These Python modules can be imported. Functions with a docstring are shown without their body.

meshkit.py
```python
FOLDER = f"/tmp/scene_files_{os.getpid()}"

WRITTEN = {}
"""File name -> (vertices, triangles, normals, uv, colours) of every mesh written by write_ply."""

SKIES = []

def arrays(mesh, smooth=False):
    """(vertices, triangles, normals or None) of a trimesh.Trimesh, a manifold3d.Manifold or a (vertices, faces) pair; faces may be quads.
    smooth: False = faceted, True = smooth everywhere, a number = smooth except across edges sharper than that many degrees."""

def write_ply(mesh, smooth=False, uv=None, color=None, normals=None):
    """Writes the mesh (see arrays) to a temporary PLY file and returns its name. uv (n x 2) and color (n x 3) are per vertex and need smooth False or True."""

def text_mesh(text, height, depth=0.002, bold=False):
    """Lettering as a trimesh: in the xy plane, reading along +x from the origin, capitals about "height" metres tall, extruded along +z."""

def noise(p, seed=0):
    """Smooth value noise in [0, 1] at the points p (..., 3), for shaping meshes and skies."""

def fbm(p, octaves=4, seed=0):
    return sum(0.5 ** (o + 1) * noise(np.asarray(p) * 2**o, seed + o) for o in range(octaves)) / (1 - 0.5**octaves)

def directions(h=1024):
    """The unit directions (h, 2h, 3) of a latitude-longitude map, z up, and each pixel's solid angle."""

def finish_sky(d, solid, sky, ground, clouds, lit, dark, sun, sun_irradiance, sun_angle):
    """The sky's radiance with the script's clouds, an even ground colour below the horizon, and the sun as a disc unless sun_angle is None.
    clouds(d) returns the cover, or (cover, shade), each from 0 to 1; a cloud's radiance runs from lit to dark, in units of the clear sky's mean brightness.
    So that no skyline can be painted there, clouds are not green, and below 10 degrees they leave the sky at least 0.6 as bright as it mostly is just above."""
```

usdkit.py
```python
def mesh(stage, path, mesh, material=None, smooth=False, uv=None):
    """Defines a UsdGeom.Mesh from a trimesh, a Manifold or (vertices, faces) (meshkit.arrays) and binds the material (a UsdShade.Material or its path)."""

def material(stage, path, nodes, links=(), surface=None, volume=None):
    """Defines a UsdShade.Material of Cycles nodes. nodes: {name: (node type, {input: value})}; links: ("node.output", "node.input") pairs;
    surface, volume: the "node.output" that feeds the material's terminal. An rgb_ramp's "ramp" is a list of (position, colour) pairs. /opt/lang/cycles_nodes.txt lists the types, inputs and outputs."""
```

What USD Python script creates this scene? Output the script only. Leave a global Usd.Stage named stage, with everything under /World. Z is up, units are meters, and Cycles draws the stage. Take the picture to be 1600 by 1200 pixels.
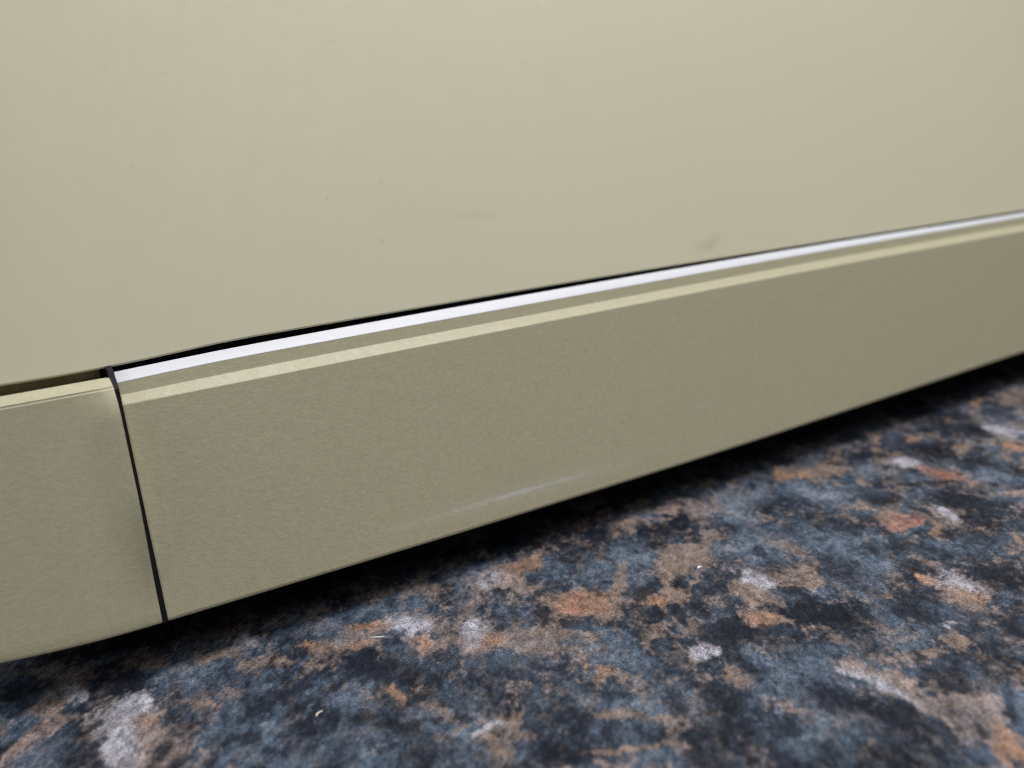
import math, numpy as np, trimesh, usdkit, meshkit
from pxr import Usd, UsdGeom, UsdLux, UsdShade, Gf, Sdf, Vt

stage = Usd.Stage.CreateInMemory()
UsdGeom.SetStageUpAxis(stage, 'Z'); UsdGeom.SetStageMetersPerUnit(stage, 1.0)
UsdGeom.Xform.Define(stage, '/World'); UsdGeom.Scope.Define(stage, '/World/Looks')

# ---------------------------------------------------------------- camera, lamps, exposure
CAM = np.array([-0.0177465, -0.11449707, 0.05225255 + 0.007])
RIGHT = np.array([0.84288147, -0.5320955, -0.08015737])
DOWN = np.array([-0.19270005, -0.15939416, -0.96822528])
FWD = np.array([0.5024117, 0.83154548, -0.23688521])
cam = UsdGeom.Camera.Define(stage, '/World/camera')
m = Gf.Matrix4d(*RIGHT, 0, *(-DOWN), 0, *(-FWD), 0, *CAM, 1)
cam.AddTransformOp().Set(m)
cam.CreateHorizontalApertureAttr(36.0); cam.CreateVerticalApertureAttr(27.0)
cam.CreateFocalLengthAttr(33.75)
cam.CreateFStopAttr(19.0); cam.CreateFocusDistanceAttr(0.123)
cam.CreateClippingRangeAttr((0.005, 100.0))
cam.CreateExposureAttr(0.0)

def rect_light(name, pos, target, w, h, watts, color):
    l = UsdLux.RectLight.Define(stage, '/World/' + name)
    z = np.array(pos, float) - np.array(target, float); z /= np.linalg.norm(z)
    x = np.cross([0, 1, 0] if abs(z[2]) > .9 else [0, 0, 1], z); x /= np.linalg.norm(x); y = np.cross(z, x)
    l.AddTransformOp().Set(Gf.Matrix4d(*x, 0, *y, 0, *z, 0, *pos, 1))
    l.CreateWidthAttr(w); l.CreateHeightAttr(h); l.CreateIntensityAttr(watts); l.CreateColorAttr(Gf.Vec3f(*color))
rect_light('ceiling_lamp', (0.8, -0.06, 1.5), (0.8, -0.03, 0), 0.42, 3.2, 6.2, (0.985, 0.985, 1.02))
rect_light('falloff_lamp', (0.115, -0.095, 0.42), (0.11, -0.02, 0), 0.18, 0.14, 13.8, (1.0, .99, .98))  # added close lamp, unseen, so the upper shell dims towards its ends
rect_light('front_fill', (0.5, -2.2, 0.9), (0.06, 0, 0), 2.4, 1.4, 0.33, (1.0, .98, .95))  # added dim fill from the front, no source known there
rect_light('left_fill', (-1.5, 0.2, 0.72), (0, 0, 0.03), 1.0, 0.8, 6.5, (0.95, 0.98, 1.04))  # added low fill from the left to brighten the counter under the corner

# ---------------------------------------------------------------- helpers
LEAN, LIFT = math.radians(10.0), 0.007           # the panel leans back; the case stands on feet
def world(x, n, u):
    """millimetres along the front, out of the front and up it -> metres in the scene"""
    x, n, u = (np.asarray(a, float) * 1e-3 for a in (x, n, u))
    return np.stack([x + 0 * n, -n * math.cos(LEAN) + u * math.sin(LEAN), n * math.sin(LEAN) + u * math.cos(LEAN) + LIFT], -1)
R0 = 60.0
def plan(x):
    """how far the case's left corner curves away behind the front, in mm"""
    t = np.clip(-(x + 2.0), 0, R0 - .01)
    return R0 - np.sqrt(R0 ** 2 - t ** 2)
def sweep(xs, prof, curve=True):
    """closed profile (n, u) per station, capped at both ends"""
    P = [np.asarray(prof(x), float) for x in xs]; K = len(P[0])
    V = np.concatenate([world(np.full(K, x), p[:, 0] - (plan(x) if curve else 0), p[:, 1]) for x, p in zip(xs, P)])
    i, j = np.meshgrid(np.arange(len(xs) - 1), np.arange(K), indexing='ij'); i, j = i.ravel(), j.ravel(); k = (j + 1) % K
    F = np.concatenate([np.stack([i * K + j, i * K + k, (i + 1) * K + k], 1), np.stack([i * K + j, (i + 1) * K + k, (i + 1) * K + j], 1)])
    import shapely
    for e, s in ((0, 1), (len(xs) - 1, -1)):
        v2, f2 = trimesh.creation.triangulate_polygon(shapely.Polygon(P[e]), engine='earcut')
        near = np.argmin(((v2[:, None] - P[e][None]) ** 2).sum(-1), 1) + e * K
        F = np.concatenate([F, near[f2][:, ::s]])
    t = trimesh.Trimesh(V, F, process=False); t.fix_normals()
    return t
def spline(pts):
    from scipy.interpolate import PchipInterpolator
    a = np.array(pts, float); f = PchipInterpolator(a[:, 0], a[:, 1])
    return lambda x: float(f(np.clip(x, a[0, 0], a[-1, 0])))
def put(path, mesh, mat, smooth=25): return usdkit.mesh(stage, '/World/' + path, mesh, '/World/Looks/' + mat, smooth=smooth)
def tag(path, label=None, category=None, **more):
    p = stage.GetPrimAtPath('/World/' + path)
    for k, v in dict(label=label, category=category, **more).items():
        if v: p.SetCustomDataByKey(k, v)

# ---------------------------------------------------------------- materials
def spot(nodes, links, name, centre, axis, half, ragged, noise='n_wear'):
    """a soft elongated mark in the plane of the front: 1 at its middle, 0 outside"""
    a, b = half; ang = axis
    nodes[name + '_m'] = ('mapping', {'mapping_type': 'texture', 'location': tuple(centre), 'rotation': (0, ang, 0), 'scale': (a, 1.0, b)})
    nodes[name + '_l'] = ('vector_math', {'math_type': 'length'})
    nodes[name + '_a'] = ('math', {'math_type': 'multiply_add', 'value2': ragged})
    nodes[name] = ('map_range', {'range_type': 'smoothstep', 'from_min': 1.0 + ragged / 2, 'from_max': 0.1 + ragged / 2, 'to_min': 0.0, 'to_max': 1.0, 'clamp': True})
    nodes[name + '_p'] = ('vector_math', {'math_type': 'multiply', 'vector2': (1, 0, 1)})
    links += [('geo.position', name + '_s.vector1')] if False else []
    links += [('geo.position', name + '_m.vector'), (name + '_m.vector', name + '_p.vector1'), (name + '_p.vector', name + '_l.vector1'),
              (noise + '.fac', name + '_a.value1'), (name + '_l.value', name + '_a.value3'), (name + '_a.value', name + '.value')]

def plastic(name, color, rough, grain=1.0, marks=(), spec=.45):
    n = {'geo': ('geometry', {}),
         'n_fine': ('noise_texture', {'scale': 2600.0, 'detail': 2.0, 'roughness': .55}),
         'n_mid': ('noise_texture', {'scale': 1350.0, 'detail': 2.0, 'roughness': .5}),
         'n_wear': ('noise_texture', {'scale': 420.0, 'detail': 5.0, 'roughness': .65}),
         'n_big': ('noise_texture', {'scale': 26.0, 'detail': 3.0, 'roughness': .5}),
         'v': ('voronoi_texture', {'scale': 150.0, 'feature': 'f1'}),
         'speck': ('map_range', {'from_min': .075, 'from_max': .03, 'to_min': 0., 'to_max': .16, 'clamp': True}),
         'h': ('math', {'math_type': 'multiply_add', 'value2': 0.6}),
         'bump': ('bump', {'strength': 0.45 * grain, 'distance': 0.00008}),
         'big': ('rgb_ramp', {'ramp': [(.3, tuple(c * k for c, k in zip(color, (.99, .99, .985)))), (.7, tuple(c * 1.005 for c in color))]}),
         'fine': ('map_range', {'from_min': .3, 'from_max': .7, 'to_min': 1 - .05 * grain, 'to_max': 1 + .04 * grain}),
         'mul': ('mix_color', {'blend_type': 'multiply', 'fac': 1.0}),
         'sp': ('mix_color', {'b': tuple(c * .45 for c in color)}),
         'rr': ('map_range', {'from_min': .3, 'from_max': .7, 'to_min': rough - .05, 'to_max': rough + .06}),
         'bsdf': ('principled_bsdf', {'specular_ior_level': spec})}
    l = [('geo.position', k + '.vector') for k in ('n_fine', 'n_mid', 'n_wear', 'n_big', 'v')]
    l += [('n_mid.fac', 'h.value1'), ('n_fine.fac', 'h.value3'), ('h.value', 'bump.height'), ('bump.normal', 'bsdf.normal'), ('n_big.fac', 'big.fac'), ('n_mid.fac', 'fine.value'),
          ('big.color', 'mul.a'), ('fine.result', 'mul.b'), ('v.distance', 'speck.value'), ('speck.result', 'sp.fac'), ('mul.result', 'sp.a'), ('n_wear.fac', 'rr.value'), ('rr.result', 'bsdf.roughness')]
    last = 'sp.result'
    for i, (centre, axis, half, ragged, amount, col) in enumerate(marks):
        k = 'mark%d' % i; spot(n, l, k, centre, axis, half, ragged)
        n[k + '_f'] = ('math', {'math_type': 'multiply', 'value2': amount}); n[k + '_c'] = ('mix_color', {'b': col})
        l += [(k + '.result', k + '_f.value1'), (k + '_f.value', k + '_c.fac'), (last, k + '_c.a')]; last = k + '_c.result'
    l.append((last, 'bsdf.base_color'))
    usdkit.material(stage, '/World/Looks/' + name, n, l, surface='bsdf.BSDF')
BEIGE = (0.515, 0.478, 0.325)
SHELL_MARKS = [((0.09842, 0.00942, 0.04041), 0.0115, (0.00408, 0.0016), 1.7, 0.24, (0.33, 0.29, 0.2)), ((0.10015, 0.00961, 0.04075), -0.4091, (0.0028, 0.0012), 1.8, 0.22, (0.32, 0.28, 0.19)), ((0.05571, 0.01447, 0.04991), 0.0885, (0.00684, 0.0011), 1.5, 0.16, (0.33, 0.32, 0.25)), ((0.04558, 0.01501, 0.05092), 0.0198, (0.00836, 0.0035), 1.3, 0.07, (0.36, 0.35, 0.28)), ((0.08029, 0.02533, 0.07032), -0.7756, (0.00418, 0.003), 1.3, 0.08, (0.36, 0.35, 0.28)), ((0.04185, 0.02898, 0.07719), -0.0489, (0.00157, 0.0006), 1.3, 0.18, (0.34, 0.33, 0.27)), ((0.029, 0.0127, 0.04658), 0.4702, (0.0138, 0.006), 1.4, 0.06, (0.42, 0.38, 0.25))]
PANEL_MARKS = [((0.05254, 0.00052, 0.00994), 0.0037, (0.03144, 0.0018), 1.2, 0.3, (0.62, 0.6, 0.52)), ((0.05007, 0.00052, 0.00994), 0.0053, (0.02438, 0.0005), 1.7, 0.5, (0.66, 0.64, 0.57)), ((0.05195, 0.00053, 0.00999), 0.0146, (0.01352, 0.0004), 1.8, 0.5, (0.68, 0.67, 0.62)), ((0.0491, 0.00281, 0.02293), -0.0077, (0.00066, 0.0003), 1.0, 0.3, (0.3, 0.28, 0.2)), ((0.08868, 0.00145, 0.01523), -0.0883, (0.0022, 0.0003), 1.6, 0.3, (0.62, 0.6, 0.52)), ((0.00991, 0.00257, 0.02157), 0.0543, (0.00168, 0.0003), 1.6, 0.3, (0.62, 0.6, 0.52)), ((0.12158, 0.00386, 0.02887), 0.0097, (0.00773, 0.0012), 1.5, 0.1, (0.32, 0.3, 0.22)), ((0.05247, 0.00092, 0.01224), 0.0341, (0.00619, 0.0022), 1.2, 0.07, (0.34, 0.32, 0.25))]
plastic('shell_plastic', (.525, .498, .362), .62, .12, SHELL_MARKS, spec=.32)
plastic('bezel_plastic', BEIGE, .50, .9)
plastic('panel_plastic', BEIGE, .50, 1.0, PANEL_MARKS)
plastic('highlight_plastic', (0.70, 0.71, 0.74), .36, .05, spec=.28)  # near-white colour carries the bright highlight along the top ridge
def plain(name, color, rough, spec=.5):
    usdkit.material(stage, '/World/Looks/' + name, {'g': ('geometry', {}), 'n': ('noise_texture', {'scale': 900.0, 'detail': 3.0}),
        'r': ('rgb_ramp', {'ramp': [(.3, tuple(.8 * c for c in color)), (.7, tuple(1.2 * c for c in color))]}), 'b': ('principled_bsdf', {'roughness': rough, 'specular_ior_level': spec})},
        [('g.position', 'n.vector'), ('n.fac', 'r.fac'), ('r.color', 'b.base_color')], surface='b.BSDF')
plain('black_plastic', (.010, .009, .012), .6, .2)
plain('groove_shade_brown', (.27, .225, .14), .6, .3)  # brown puts the shade of the left groove into its wall colour
plain('rubber', (.02, .02, .021), .75, .3)
plain('crumb_white', (.70, .71, .72), .5)
plain('crumb_cream', (.55, .50, .38), .55)

# ---------------------------------------------------------------- countertop: speckled blue-brown granite
BLOBS = [
    ('B', -17.6, 7.9, 8.68, 3.02, 91), ('M', -13.4, 10, 5.47, 2.3, 96), ('W', -10.9, 3.2, 3.95, 1.12, 85), ('P', -14.8, 1.2, 2.51, 1.29, 78),
    ('P', -18, -4.1, 4.99, 1.07, 53), ('L', -16.6, -8.2, 3.41, 1.85, 108), ('W', -8.5, -9.8, 6.32, 2.32, 85), ('W', -8.8, -11.5, 4.03, 1.64, 86),
    ('W', -5, -4.3, 3.07, 1.3, 107), ('O', -5, -8, 1.49, 1.3, 104), ('P', -5.9, -14.3, 4.88, 0.92, 71), ('T', 0.8, -9.1, 2.36, 0.94, 126),
    ('D', -6.4, 0.7, 4.35, 1.94, 88), ('D', -13.2, -8, 3.5, 1.52, 84), ('D', -11.9, -11.2, 3.91, 1.13, 84), ('B', 1, -0.2, 4.83, 2.27, 131),
    ('T', 3.3, 1.2, 3.08, 1.3, 18), ('O', 3.8, -2.9, 1.71, 0.9, 66), ('T', -1.9, 4.2, 2.06, 1.12, 124), ('W', 9.2, 3.1, 2.37, 1.5, 116),
    ('L', 18.5, -0.4, 3.81, 3.35, 151), ('L', 25.6, -1.1, 3.25, 1.56, 85), ('O', 15.7, -5, 2.16, 1.36, 124), ('O', 23.6, -4.4, 2.34, 1.35, 130),
    ('M', 20.3, -6.4, 2.5, 1.57, 80), ('W', 27.6, -7.8, 3.77, 2.27, 104), ('O', 20.4, -8.6, 1.58, 1.07, 84), ('O', 26.9, -13.1, 2.02, 1.59, 103),
    ('W', 33.8, -14.7, 3.71, 1.32, 67), ('O', 34, -18.4, 1.78, 1.44, 170), ('T', 11.3, -6, 3.7, 1.2, 137), ('S', 10.2, -17.7, 11.58, 5.39, 116),
    ('S', 12.6, -26.7, 12.47, 3.87, 116), ('B', 6.8, -26.9, 8.3, 2.75, 139), ('D', 23.3, -19.9, 3.57, 1.75, 74), ('D', 20.4, -14.6, 3.53, 2.67, 108),
    ('O', 18.8, -21.5, 2.56, 1.05, 119), ('P', 22.8, -22.5, 1.82, 0.91, 97), ('T', 22, -28.2, 3.48, 0.69, 95), ('W', 23.8, -34.7, 1.9, 0.43, 3),
    ('T', 23, -37.9, 3, 0.64, 95), ('B', 27.9, -25, 5.07, 3.51, 130), ('S', 24.2, -28.4, 4.11, 2.44, 111), ('L', 31.6, -32.1, 2.61, 1.99, 65),
    ('B', 32.3, -22.7, 3.46, 1.76, 137), ('D', 15.8, -26.3, 6.03, 0.99, 115), ('O', 50.4, -2.5, 3.72, 2.01, 16), ('P', 45.5, -5.3, 4.6, 2.44, 106),
    ('W', 43.6, -3.6, 2.55, 1.37, 63), ('O', 49.1, -17.6, 3.46, 2.43, 114), ('R', 47.8, -17.7, 2.31, 1.77, 77), ('O', 56.2, -23.4, 1.68, 1.64, 116),
    ('T', 59.8, -24.6, 1.68, 1.34, 47), ('B', 54.4, -6.2, 5.55, 2.52, 56), ('B', 63.8, -10.2, 7.74, 2.81, 51), ('T', 55.6, -17.1, 5.12, 1.23, 52),
    ('T', 64.3, -18, 5.44, 1.78, 49), ('T', 69.5, -16.3, 5.38, 2.12, 16), ('P', 79, -2.1, 4.77, 2.51, 171), ('P', 71.2, -0.3, 3.11, 1.54, 18),
    ('M', 84, -5, 4.48, 2.65, 47), ('L', 86, -8.8, 7.67, 3.6, 45), ('B', 79.1, -19.6, 7.17, 4.45, 53), ('D', 73.9, -6.4, 4.1, 2.96, 51),
    ('D', 63.9, -0.6, 3.05, 2.18, 59), ('T', 40.8, -21.9, 5.3, 1.31, 149), ('M', 38.1, -21.6, 3.23, 1.89, 136), ('O', 39.8, -31.3, 2.72, 1.21, 84),
    ('P', 35.9, -34.5, 1.91, 1.78, 108), ('D', 38.2, -37.5, 2.45, 0.99, 103), ('B', 44.2, -32.9, 4.05, 2.02, 139),
    ('S', 36.2, -45.5, 5.91, 1.53, 130), ('T', 34.4, -47.1, 7.01, 0.42, 138), ('T', 36.2, -41.7, 6.07, 0.82, 141),
    ('D', 33.3, -38.8, 1.52, 1.41, 121), ('L', 39, -41.1, 1.92, 1.46, 140), ('B', 33.6, -49.1, 5.23, 1.41, 141), ('D', 27.8, -43.1, 2.58, 1.45, 139),
    ('W', 52.2, -37.3, 1.92, 1.48, 43), ('T', 51.4, -43.4, 3.91, 0.82, 64), ('T', 67.6, -29.5, 3.45, 1.53, 89), ('O', 63.4, -36, 2.21, 1.32, 117),
    ('T', 65, -38.5, 3.08, 1.96, 117), ('W', 70.4, -27.9, 3.67, 1.14, 93), ('D', 54.4, -42.4, 6.82, 0.8, 68), ('D', 58, -35.7, 3.84, 2.23, 141),
    ('L', 58.5, -47.7, 5.86, 4.87, 51), ('B', 57, -48.1, 4.9, 4.03, 50), ('D', 68.8, -39.2, 4.8, 2.52, 142), ('T', 75, -32.6, 2.94, 1.96, 80),
    ('S', 46.3, -51.2, 4.61, 3.77, 29), ('S', 45, -44, 3.76, 3.39, 32), ('P', 51.2, -51.5, 2.1, 1.11, 97), ('W', 49.7, -51, 1.31, 0.56, 52),
    ('B', 74.6, -47.9, 3.42, 2.59, 15), ('L', 76, -51.2, 2.27, 1.36, 26), ('W', 88.8, -46, 3.26, 1.76, 76), ('O', 87, -49.1, 2.71, 1.41, 80),
    ('O', 87.2, -42, 2.42, 1.16, 81), ('W', 79.1, -51.8, 1.5, 0.88, 25), ('T', 76.2, -54.3, 2.15, 1.3, 149), ('T', 71, -54.6, 1.72, 1.2, 157),
    ('W', 61.6, -52.5, 3.44, 0.94, 90), ('T', 62.5, -51, 3.84, 0.96, 90), ('P', 64.3, -55.4, 1.97, 1.17, 104), ('M', 61.9, -59.5, 3.57, 1.04, 81),
    ('D', 68.1, -58.6, 2.71, 1.48, 26), ('D', 58, -59.3, 3.64, 1.94, 74), ('D', 56.9, -53.8, 4.09, 1.63, 99), ('S', 49.2, -57.7, 6.24, 4.31, 152),
    ('B', 56.5, -66, 3.79, 2.74, 167), ('M', 64.7, -64.1, 4.51, 2.99, 15), ('O', 62, -68.7, 3.51, 0.56, 52), ('P', 66.7, -62.7, 1.52, 1.05, 84),
    ('B', 68.1, -66.1, 3.64, 1.14, 29), ('S', 76.8, -58.6, 4.53, 2.5, 32), ('D', 53.2, -63.6, 3.06, 2.1, 157), ('P', 52.8, -64.5, 1.42, 0.77, 148),
    ('O', 104.7, -3.2, 3.07, 2.92, 171), ('T', 111.8, -5.1, 3.73, 3.36, 156), ('L', 99.8, -9, 8.1, 3.99, 107), ('B', 102, -14.5, 4.13, 2.97, 34),
    ('B', 115.8, -9.2, 5.46, 2.32, 37), ('W', 124, -12.6, 2.59, 2.05, 149), ('B', 118.7, -16.8, 3.28, 1.51, 34), ('R', 122.5, -21.1, 4.93, 2.34, 78),
    ('W', 151.1, -14.3, 5.16, 2.39, 66), ('O', 143.5, -20.5, 3.3, 2.64, 177), ('D', 146.8, -1.4, 5.83, 3.25, 32), ('D', 148.2, -9.4, 5.13, 2.22, 31),
    ('O', 135.9, -5.7, 3.64, 1.78, 33), ('P', 130.7, -1.3, 3.22, 1.36, 36), ('T', 136.2, -14.9, 5.27, 0.63, 33), ('O', 163.8, 0.7, 3.03, 1.45, 30),
    ('P', 172.1, -2.7, 5.22, 2.62, 28), ('D', 98.6, -14.8, 2.97, 1.14, 137), ('B', 88.6, -22.1, 6.92, 4.93, 35), ('L', 85.7, -30.3, 5.38, 4.2, 25),
    ('T', 80.8, -24.4, 4.71, 1.58, 71), ('R', 100.3, -29, 3.48, 2.87, 6), ('T', 100.2, -26.8, 2.08, 1.08, 33), ('O', 101.9, -34.5, 1.76, 1.25, 20),
    ('W', 108.1, -31.1, 3.13, 1.33, 59), ('S', 103.9, -39, 5.84, 3.56, 23), ('O', 106.2, -43.5, 1.42, 0.71, 25), ('L', 98.1, -38.8, 2.86, 2.17, 11),
    ('D', 114.1, -27.6, 5.7, 1.91, 56), ('D', 108.6, -21.7, 2.76, 2.35, 2), ('T', 108.7, -14.8, 2.47, 1, 37), ('T', 101.8, -20.3, 3.81, 1.26, 80),
    ('B', 113.3, -23.6, 2.38, 0.95, 33), ('D', 132.8, -18.2, 9.2, 3.35, 67), ('D', 130.6, -10.7, 6.61, 2.43, 67), ('L', 127.7, -27.2, 4.21, 2.9, 83),
    ('P', 122.5, -32.6, 2.95, 2.17, 157), ('D', 89.1, -32, 3.59, 2.96, 162), ('B', 80.8, -36.9, 3.96, 2.39, 33), ('D', 80.4, -44.1, 5.31, 2.76, 82),
    ('D', 94.3, -47.8, 4.54, 1.84, 59), ('T', 79.1, -41.7, 1.86, 1.21, 29),
]
COL = {'K': (.009, .011, .016), 'D': (.015, .018, .027), 'S': (.037, .048, .067), 'B': (.060, .081, .114), 'L': (.112, .140, .182), 'G': (.20, .22, .26), 'N': (.125, .103, .092),
       'T': (.215, .162, .132), 'P': (.28, .210, .182), 'M': (.20, .178, .182), 'O': (.315, .185, .12), 'R': (.29, .135, .095), 'W': (.41, .405, .46)}
def smooth(a, b, x):
    t = np.clip((x - a) / (b - a), 0, 1); return t * t * (3 - 2 * t)
WARM = 'TPMORW'
TONE = {'D': -.95, 'S': -.15, 'B': .35, 'L': .9}
def rough(p, o, seed, gain=.62):
    w = gain ** np.arange(o)
    return sum(w[k] * meshkit.noise(p * 2.03 ** k + 3.7 * k, seed + k) for k in range(o)) / w.sum() - .5
def granite(X, Y):
    """colour of the stone print at (X, Y) mm: noise fields, pushed towards warm or cool, dark or light where the slab's large patches lie"""
    D_, C_ = X * .517 + Y * .856, X * .856 - Y * .517          # along and across the stone's grain
    f = lambda s, o, seed, ax=1.9, gain=.66, tilt=0.: rough(np.stack([(D_ + tilt * C_) / s / ax, (C_ - tilt * D_ / ax) / s, 0 * X + seed], -1), o, seed, gain)
    wx, wy = f(3., 4, 11, gain=.55) * 3.4, f(3., 4, 12, gain=.55) * 3.4
    X, Y = X + wx, Y + wy
    grain = f(.42, 2, 61, 1.5, gain=.8); fine, mid = f(.75, 3, 21), f(1.8, 4, 22)
    warm, wsum, bias, tone = np.zeros(X.shape + (3,)), np.full(X.shape, .02), np.zeros(X.shape), np.zeros(X.shape)
    warm += .02 * np.array(COL['T'])
    for k, x0, y0, a, b, g in BLOBS:
        g = math.radians(g); u = ((X - x0) * math.cos(g) + (Y - y0) * math.sin(g)) / a; v = (-(X - x0) * math.sin(g) + (Y - y0) * math.cos(g)) / b
        near = (np.abs(u) < 2.3) & (np.abs(v) < 2.3)
        if not near.any(): continue
        w = np.exp(-.8 * (u[near] ** 2 + v[near] ** 2))
        if k in WARM:
            w2 = w ** 1.5 * (1.6 if k in 'OWR' else 1); warm[near] += w2[:, None] * np.array(COL[k]); wsum[near] += w2; bias[near] += w
        else:
            bias[near] -= .55 * w; tone[near] += w * TONE[k]
    bias, tone = np.clip(bias, -.8, 1.15), np.clip(tone, -1, 1)
    warm /= wsum[..., None]
    # cool ground: black through slate to pale blue
    t = np.clip(.445 + 1.15 * f(4.6, 7, 31, 1.6) + .24 * tone + .30 * grain, 0, 1)
    stops = [0, .24, .42, .56, .74, .95]
    cool = np.stack([np.interp(t, stops, [COL[k][i] for k in ('K', 'D', 'S', 'B', 'L', 'G')]) for i in range(3)], -1)
    # warm veins and patches, crumbling into the ground
    v = -.045 + .95 * f(3.0, 7, 34, 1.7, gain=.72) + .24 * bias + .12 * grain + .16 * f(10, 3, 35, 1.2)
    vein = .12 - np.abs(f(4.6, 6, 41, 1.5, gain=.62)) * 1.3
    v = np.maximum(v, vein + .30 * f(2.2, 5, 42) + .12 * bias + .12 * grain)
    a = smooth(.015, .145, v) * (.62 + .25 * np.clip(bias, 0, 1))
    hue = smooth(-.08, .16, f(2.5, 5, 44) + .1 * grain)[..., None]
    free = np.array(COL['T']) * (1 - hue) + np.array(COL['P']) * hue
    known = np.clip(wsum * 1.2, 0, .9)[..., None]
    warm = (free + (warm - free) * known) * (1 + 1.2 * f(1.3, 5, 43) + .4 * grain)[..., None]
    c = cool + (warm - cool) * a[..., None]
    wash = smooth(-.06, .16, f(3.4, 5, 46, 1.5)) * smooth(-.08, .12, f(1.1, 5, 47, 1.6, gain=.7) + .15 * grain)
    c = c + (np.array(COL['N']) - c) * (.50 * wash * (1 - .5 * np.clip(-bias, 0, 1)))[..., None]
    # black crevices
    k = smooth(.05, .14, f(1.9, 6, 51, 1.6, gain=.7) + .1 * grain - .08 * np.clip(bias, 0, 1) - .10 * tone)
    c = c + (np.array(COL['D']) - c) * (.82 * k)[..., None]
    return np.clip(c * (1 + .8 * fine[..., None] + .9 * grain[..., None]), .003, .8)
gx = np.unique(np.r_[np.linspace(-500, -30.5, 8), np.arange(-30, 80, .27), np.arange(80, 250, .45), np.linspace(250, 900, 9)])
gy = np.unique(np.r_[np.linspace(-500, -80.5, 8), np.arange(-80, 36, .3), np.linspace(36.5, 500, 9)])
GX, GY = np.meshgrid(gx, gy, indexing='ij')
print('countertop vertices', GX.size)
rgb = granite(GX, GY)
na, nb = GX.shape
V = np.stack([GX, GY, 0 * GX], -1).reshape(-1, 3) * 1e-3
i, j = np.meshgrid(np.arange(na - 1), np.arange(nb - 1), indexing='ij'); q = (i * nb + j).ravel()
F = np.concatenate([np.stack([q, q + nb, q + nb + 1], 1), np.stack([q, q + nb + 1, q + 1], 1)])
rim = np.concatenate([np.arange(na) * nb, (na - 1) * nb + np.arange(1, nb), np.arange(na - 2, -1, -1) * nb + nb - 1, np.arange(nb - 2, 0, -1)])
low = V[rim] - [0, 0, .03]; n0 = len(V); r2 = np.arange(len(rim)); r3 = (r2 + 1) % len(rim)
V = np.concatenate([V, low, [[.2, 0, -.03]]]); ctr = len(V) - 1
F = np.concatenate([F, np.stack([rim, n0 + r2, n0 + r3], 1), np.stack([rim, n0 + r3, rim[r3]], 1), np.stack([n0 + r2, 0 * r2 + ctr, n0 + r3], 1)])
allrgb = np.concatenate([rgb.reshape(-1, 3), rgb.reshape(-1, 3)[rim], [[.03, .04, .06]]])
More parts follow.
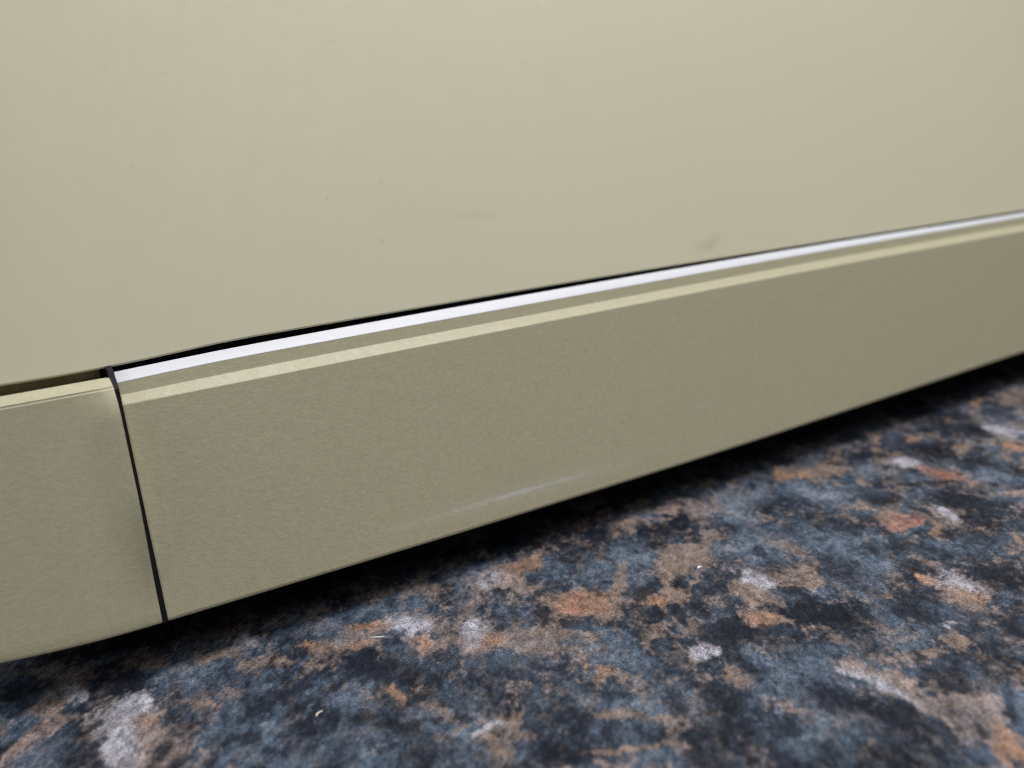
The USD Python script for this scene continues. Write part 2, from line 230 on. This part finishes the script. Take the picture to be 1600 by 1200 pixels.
n_ = {'geo': ('geometry', {}), 'at': ('attribute', {'attribute': 'stone'}),
      'n1': ('noise_texture', {'scale': 3600.0, 'detail': 2.0, 'roughness': .7}), 'n2': ('noise_texture', {'scale': 1500.0, 'detail': 3.0}), 'n3': ('noise_texture', {'scale': 300.0, 'detail': 3.0}),
      'k': ('map_range', {'from_min': .3, 'from_max': .7, 'to_min': .30, 'to_max': 1.70}), 'm': ('mix_color', {'blend_type': 'multiply', 'fac': 1.0, 'use_clamp': False}), 'n4': ('noise_texture', {'scale': 2400.0, 'detail': 2.0, 'roughness': .7}),
      'tint': ('rgb_ramp', {'ramp': [(.32, (.85, .97, 1.15)), (.5, (1, 1, 1)), (.68, (1.2, 1.03, .86))]}), 'm2': ('mix_color', {'blend_type': 'multiply', 'fac': 1.0, 'use_clamp': False}),
      'rr': ('map_range', {'from_min': .3, 'from_max': .7, 'to_min': .42, 'to_max': .55}), 'bump': ('bump', {'strength': .12, 'distance': .00006}),
      'bsdf': ('principled_bsdf', {'specular_ior_level': .05})}
usdkit.material(stage, '/World/Looks/granite', n_, [('geo.position', k + '.vector') for k in ('n1', 'n2', 'n3', 'n4')] + [('n4.fac', 'tint.fac'), ('m.result', 'm2.a'), ('tint.color', 'm2.b'), ('n1.fac', 'k.value'), ('at.color', 'm.a'), ('k.result', 'm.b'),
    ('m2.result', 'bsdf.base_color'), ('n3.fac', 'rr.value'), ('rr.result', 'bsdf.roughness'), ('n2.fac', 'bump.height'), ('bump.normal', 'bsdf.normal')], surface='bsdf.BSDF')
top = usdkit.mesh(stage, '/World/countertop', (V, F), '/World/Looks/granite', smooth=False)
UsdGeom.PrimvarsAPI(top).CreatePrimvar('stone', Sdf.ValueTypeNames.Color3fArray, 'vertex').Set(Vt.Vec3fArray.FromNumpy(allrgb.astype(np.float32)))
tag('countertop', 'dark blue and brown granite countertop under the beige case', 'countertop', kind='structure')

# ---------------------------------------------------------------- the case
UsdGeom.Xform.Define(stage, '/World/plastic_case')
tag('plastic_case', 'beige plastic appliance case with a stepped cover panel, standing on the granite countertop', 'case')
bot = spline([(-30, 1.1), (-18, .5), (-11, .22), (-4.5, .05), (0, .0), (20, -.18), (50, -.36), (80, -.38), (110, -.15), (146, .32), (181, .85), (330, 3.2)])
face = spline([(0, 27.0), (55, 27.13), (108, 27.18), (186, 26.75), (330, 25.5)])
cream = spline([(0, 28.02), (17, 28.28), (56, 28.38), (109, 28.42), (188, 27.95), (330, 26.6)])
tan_ = spline([(0, 29.55), (17, 29.98), (56, 30.05), (110, 30.08), (189, 29.58), (330, 28.2)])
white = spline([(0, 30.92), (18, 31.38), (57, 31.58), (112, 31.42), (191, 30.5), (330, 29.3)])
edge = spline([(-28, 31.9), (-12, 31.6), (-5, 31.52), (0, 31.58), (18, 32.25), (58, 32.25), (112, 31.83), (192, 30.95), (330, 29.9)])
XL = np.r_[-30, -29, -28, -26.5, -25, -23, -21.5, -20, -18.5, -17, -15.5, -14, -12.5, -11, -9.5, -8, -6.5, -5, -3.5, -2, -1]
XR = np.r_[0, 4, 8, 13, 18, 28, 38, 48, 58, 70, 84, 98, 112, 130, 150, 170, 192, 220, 250, 290, 330]

Q = math.radians(18.0)                                   # the upper shell leans back further than the panel
def shell(x):
    e = edge(x); s, c = math.sin(Q), math.cos(Q)
    up = [(-2.75 - s * t, e + .22 + c * t) for t in (0, 4, 10, 20, 30, 45, 60, 80, 100, 120)]
    tn, tu = up[-1]
    return [(-3.4, e), (-2.9, e), (-2.8, e + .08)] + up + [(tn - 2, tu + 2.2), (tn - 6, tu + 4), (-230, tu + 5), (-232, tu + 3), (-232, e + 3), (-60, e + 3), (-8, e + 1.5)]
put('plastic_case/upper_shell', sweep(np.r_[XL, XR], shell), 'shell_plastic', smooth=12)

def lip(x, u):
    """raised lip beside the seam, shaped to give the dark band there"""
    return -1.7 * math.exp(-((x + .5) / 2.3) ** 2) * float(smooth(2, 17, u) * smooth(31, 26, u))
def bezel(x):
    b = bot(x); us = np.r_[np.linspace(b + .55, 27.6, 22), 28.5]
    sag = float(smooth(-2, -20, x)) * 0.0
    f = [(-lip(x, u), u + sag * (u - b) / 29) for u in us]
    g = lambda n, u: (n - lip(x, u), u + sag)
    return ([(-4.6, b), (-.5, b), (-.15, b + .16)] + f + [g(0, 28.95), g(-.06, 29.02), g(-.1, 29.12), g(-.09, 29.22), g(-.06, 29.3), g(-.14, 29.36), g(-1.1, 30.22), g(-1.35, 30.36), g(-2.2, 30.42), g(-4.6, 30.46)])
XB = np.r_[XL[:-1], -1.6, -1.3, -.95, -.72, -.56]
put('plastic_case/front_bezel', sweep(XB, bezel), 'bezel_plastic', smooth=22)

def inset(x, d=.07):
    return max(0., d * (1 - min(1., (x - .12) / .2))) if x < .4 else 0.
def cover(x):
    b, f, c, t, w = bot(x), face(x), cream(x), tan_(x), white(x); o = inset(x)
    return [(-5.5, b + .2), (-.7, b + o), (-.3 - o, b + .06 + o), (-.08 - o, b + .22), (-o, b + .5), (-o, (b + f) / 2), (-o, f - .16), (-.05 - o, f - .04), (-.12 - o, f + .03),
            (-.95 - o, c - .05), (-1.02 - o, c + .03), (-1.04 - o, c + .12), (-1.12 - o, t), (-5.5, t)]
def ridge_(x):
    c, t, w = cream(x), tan_(x), white(x); o = inset(x)
    h = w - .12 - t - .2
    arc = [(-1.22 - h * .80 * k - .10 * h * k * k - o, t + .2 + h * (k + .10 * k - .10 * k * k)) for k in np.linspace(0, 1, 6)]
    e = arc[-1][0]
    return [(-5.4, t + .02), (-1.12 - o, t + .02), (-1.14 - o, t + .1)] + arc + [(e - .2, w - .04), (e - .5, w), (-5.4, w)]
XP = np.r_[.12, .18, .25, .33, 2, XR[1:-3], 240]
put('plastic_case/cover_panel', sweep(XP, cover, False), 'panel_plastic', smooth=False)
put('plastic_case/cover_panel/top_ridge', sweep(XP, ridge_, False), 'highlight_plastic', smooth=14)
tag('plastic_case/cover_panel/top_ridge', 'smooth top edge of the cover panel, its white highlight put into the colour')
put('plastic_case/seam_shade_strip', sweep(np.r_[-.52, .11], lambda x: [(-5, bot(0) + .12), (-.12, bot(0) + .05), (-.12, 28.9), (-1.0, 30.2), (-1.4, 31.1), (-2.6, 31.75), (-5, 31.75)], False), 'black_plastic', smooth=False)  # added black strip standing in for the shade inside the open seam
put('plastic_case/inner_chassis', sweep(np.r_[.15, XR[1:]], lambda x: [(-5.7, bot(x) + .4), (-5.7, edge(x) + .3), (-12, edge(x) + .3), (-12, bot(x) + .4)], False), 'black_plastic', smooth=False)
put('plastic_case/groove_wall', sweep(XL, lambda x: [(-4.8, bot(x) + .4), (-4.8, edge(x) + .3), (-9, edge(x) + .3), (-9, bot(x) + .4)]), 'groove_shade_brown')
put('plastic_case/base_tray', sweep(np.r_[XL[3:], XR], lambda x: [(-12.3, 1.2), (-12.3, 25), (-228, 62), (-228, -28), (-200, -28)] if False else [(-12.3, 1.4), (-12.3, 26), (-226, 70), (-226, 39.2), ]), 'black_plastic', smooth=False)
k = 0
for x in (2, 300):
    for yy in (.062, .19):
        zt = LIFT + yy * math.tan(math.radians(0.0)) + .004
        cyl = trimesh.creation.revolve([(0, 0), (.0065, 0), (.0075, .001), (.008, zt), (0, zt)], sections=28); cyl.apply_translation([x * 1e-3, yy, 0])
        put('plastic_case/rubber_foot' + ('_%03d' % k if k else ''), cyl, 'rubber', smooth=40); k += 1

# ---------------------------------------------------------------- crumbs lying on the stone
def crumb(name, x, y, size, turn, seed, mat, label):
    s = trimesh.creation.icosphere(3)
    v = s.vertices * (1 + .5 * (meshkit.fbm(s.vertices * 1.9 + seed * 7.3, 3, seed) - .5)[:, None])
    v = v * np.array(size) * (.40, .34, .2); v[:, 2] -= v[:, 2].min()
    v[:, 1] += .35 * size[1] * np.sin(v[:, 0] / size[0] * 5 + seed)
    a = math.radians(turn); Rz = np.array([[math.cos(a), -math.sin(a), 0], [math.sin(a), math.cos(a), 0], [0, 0, 1]])
    s = trimesh.Trimesh(v @ Rz.T * 1e-3 + [x * 1e-3, y * 1e-3, 0], s.faces, process=False)
    put(name, s, mat, smooth=True); tag(name, label, 'crumb')
crumb('crumb', 67.40, -20.30, (1.1, 0.7, 0.6), -20, 1, 'crumb_white', 'small rounded white crumb, the roundest of the few on the countertop')
crumb('crumb_001', 10.86, -19.86, (1.5, 0.45, 0.3), 40, 2, 'crumb_cream', 'short pale sliver alone on the plain slate-blue stone at lower left')
crumb('crumb_002', 23.32, -8.13, (2.3, 0.38, 0.3), -25, 3, 'crumb_white', 'long thin white sliver lying beside the pale lavender stone patches')
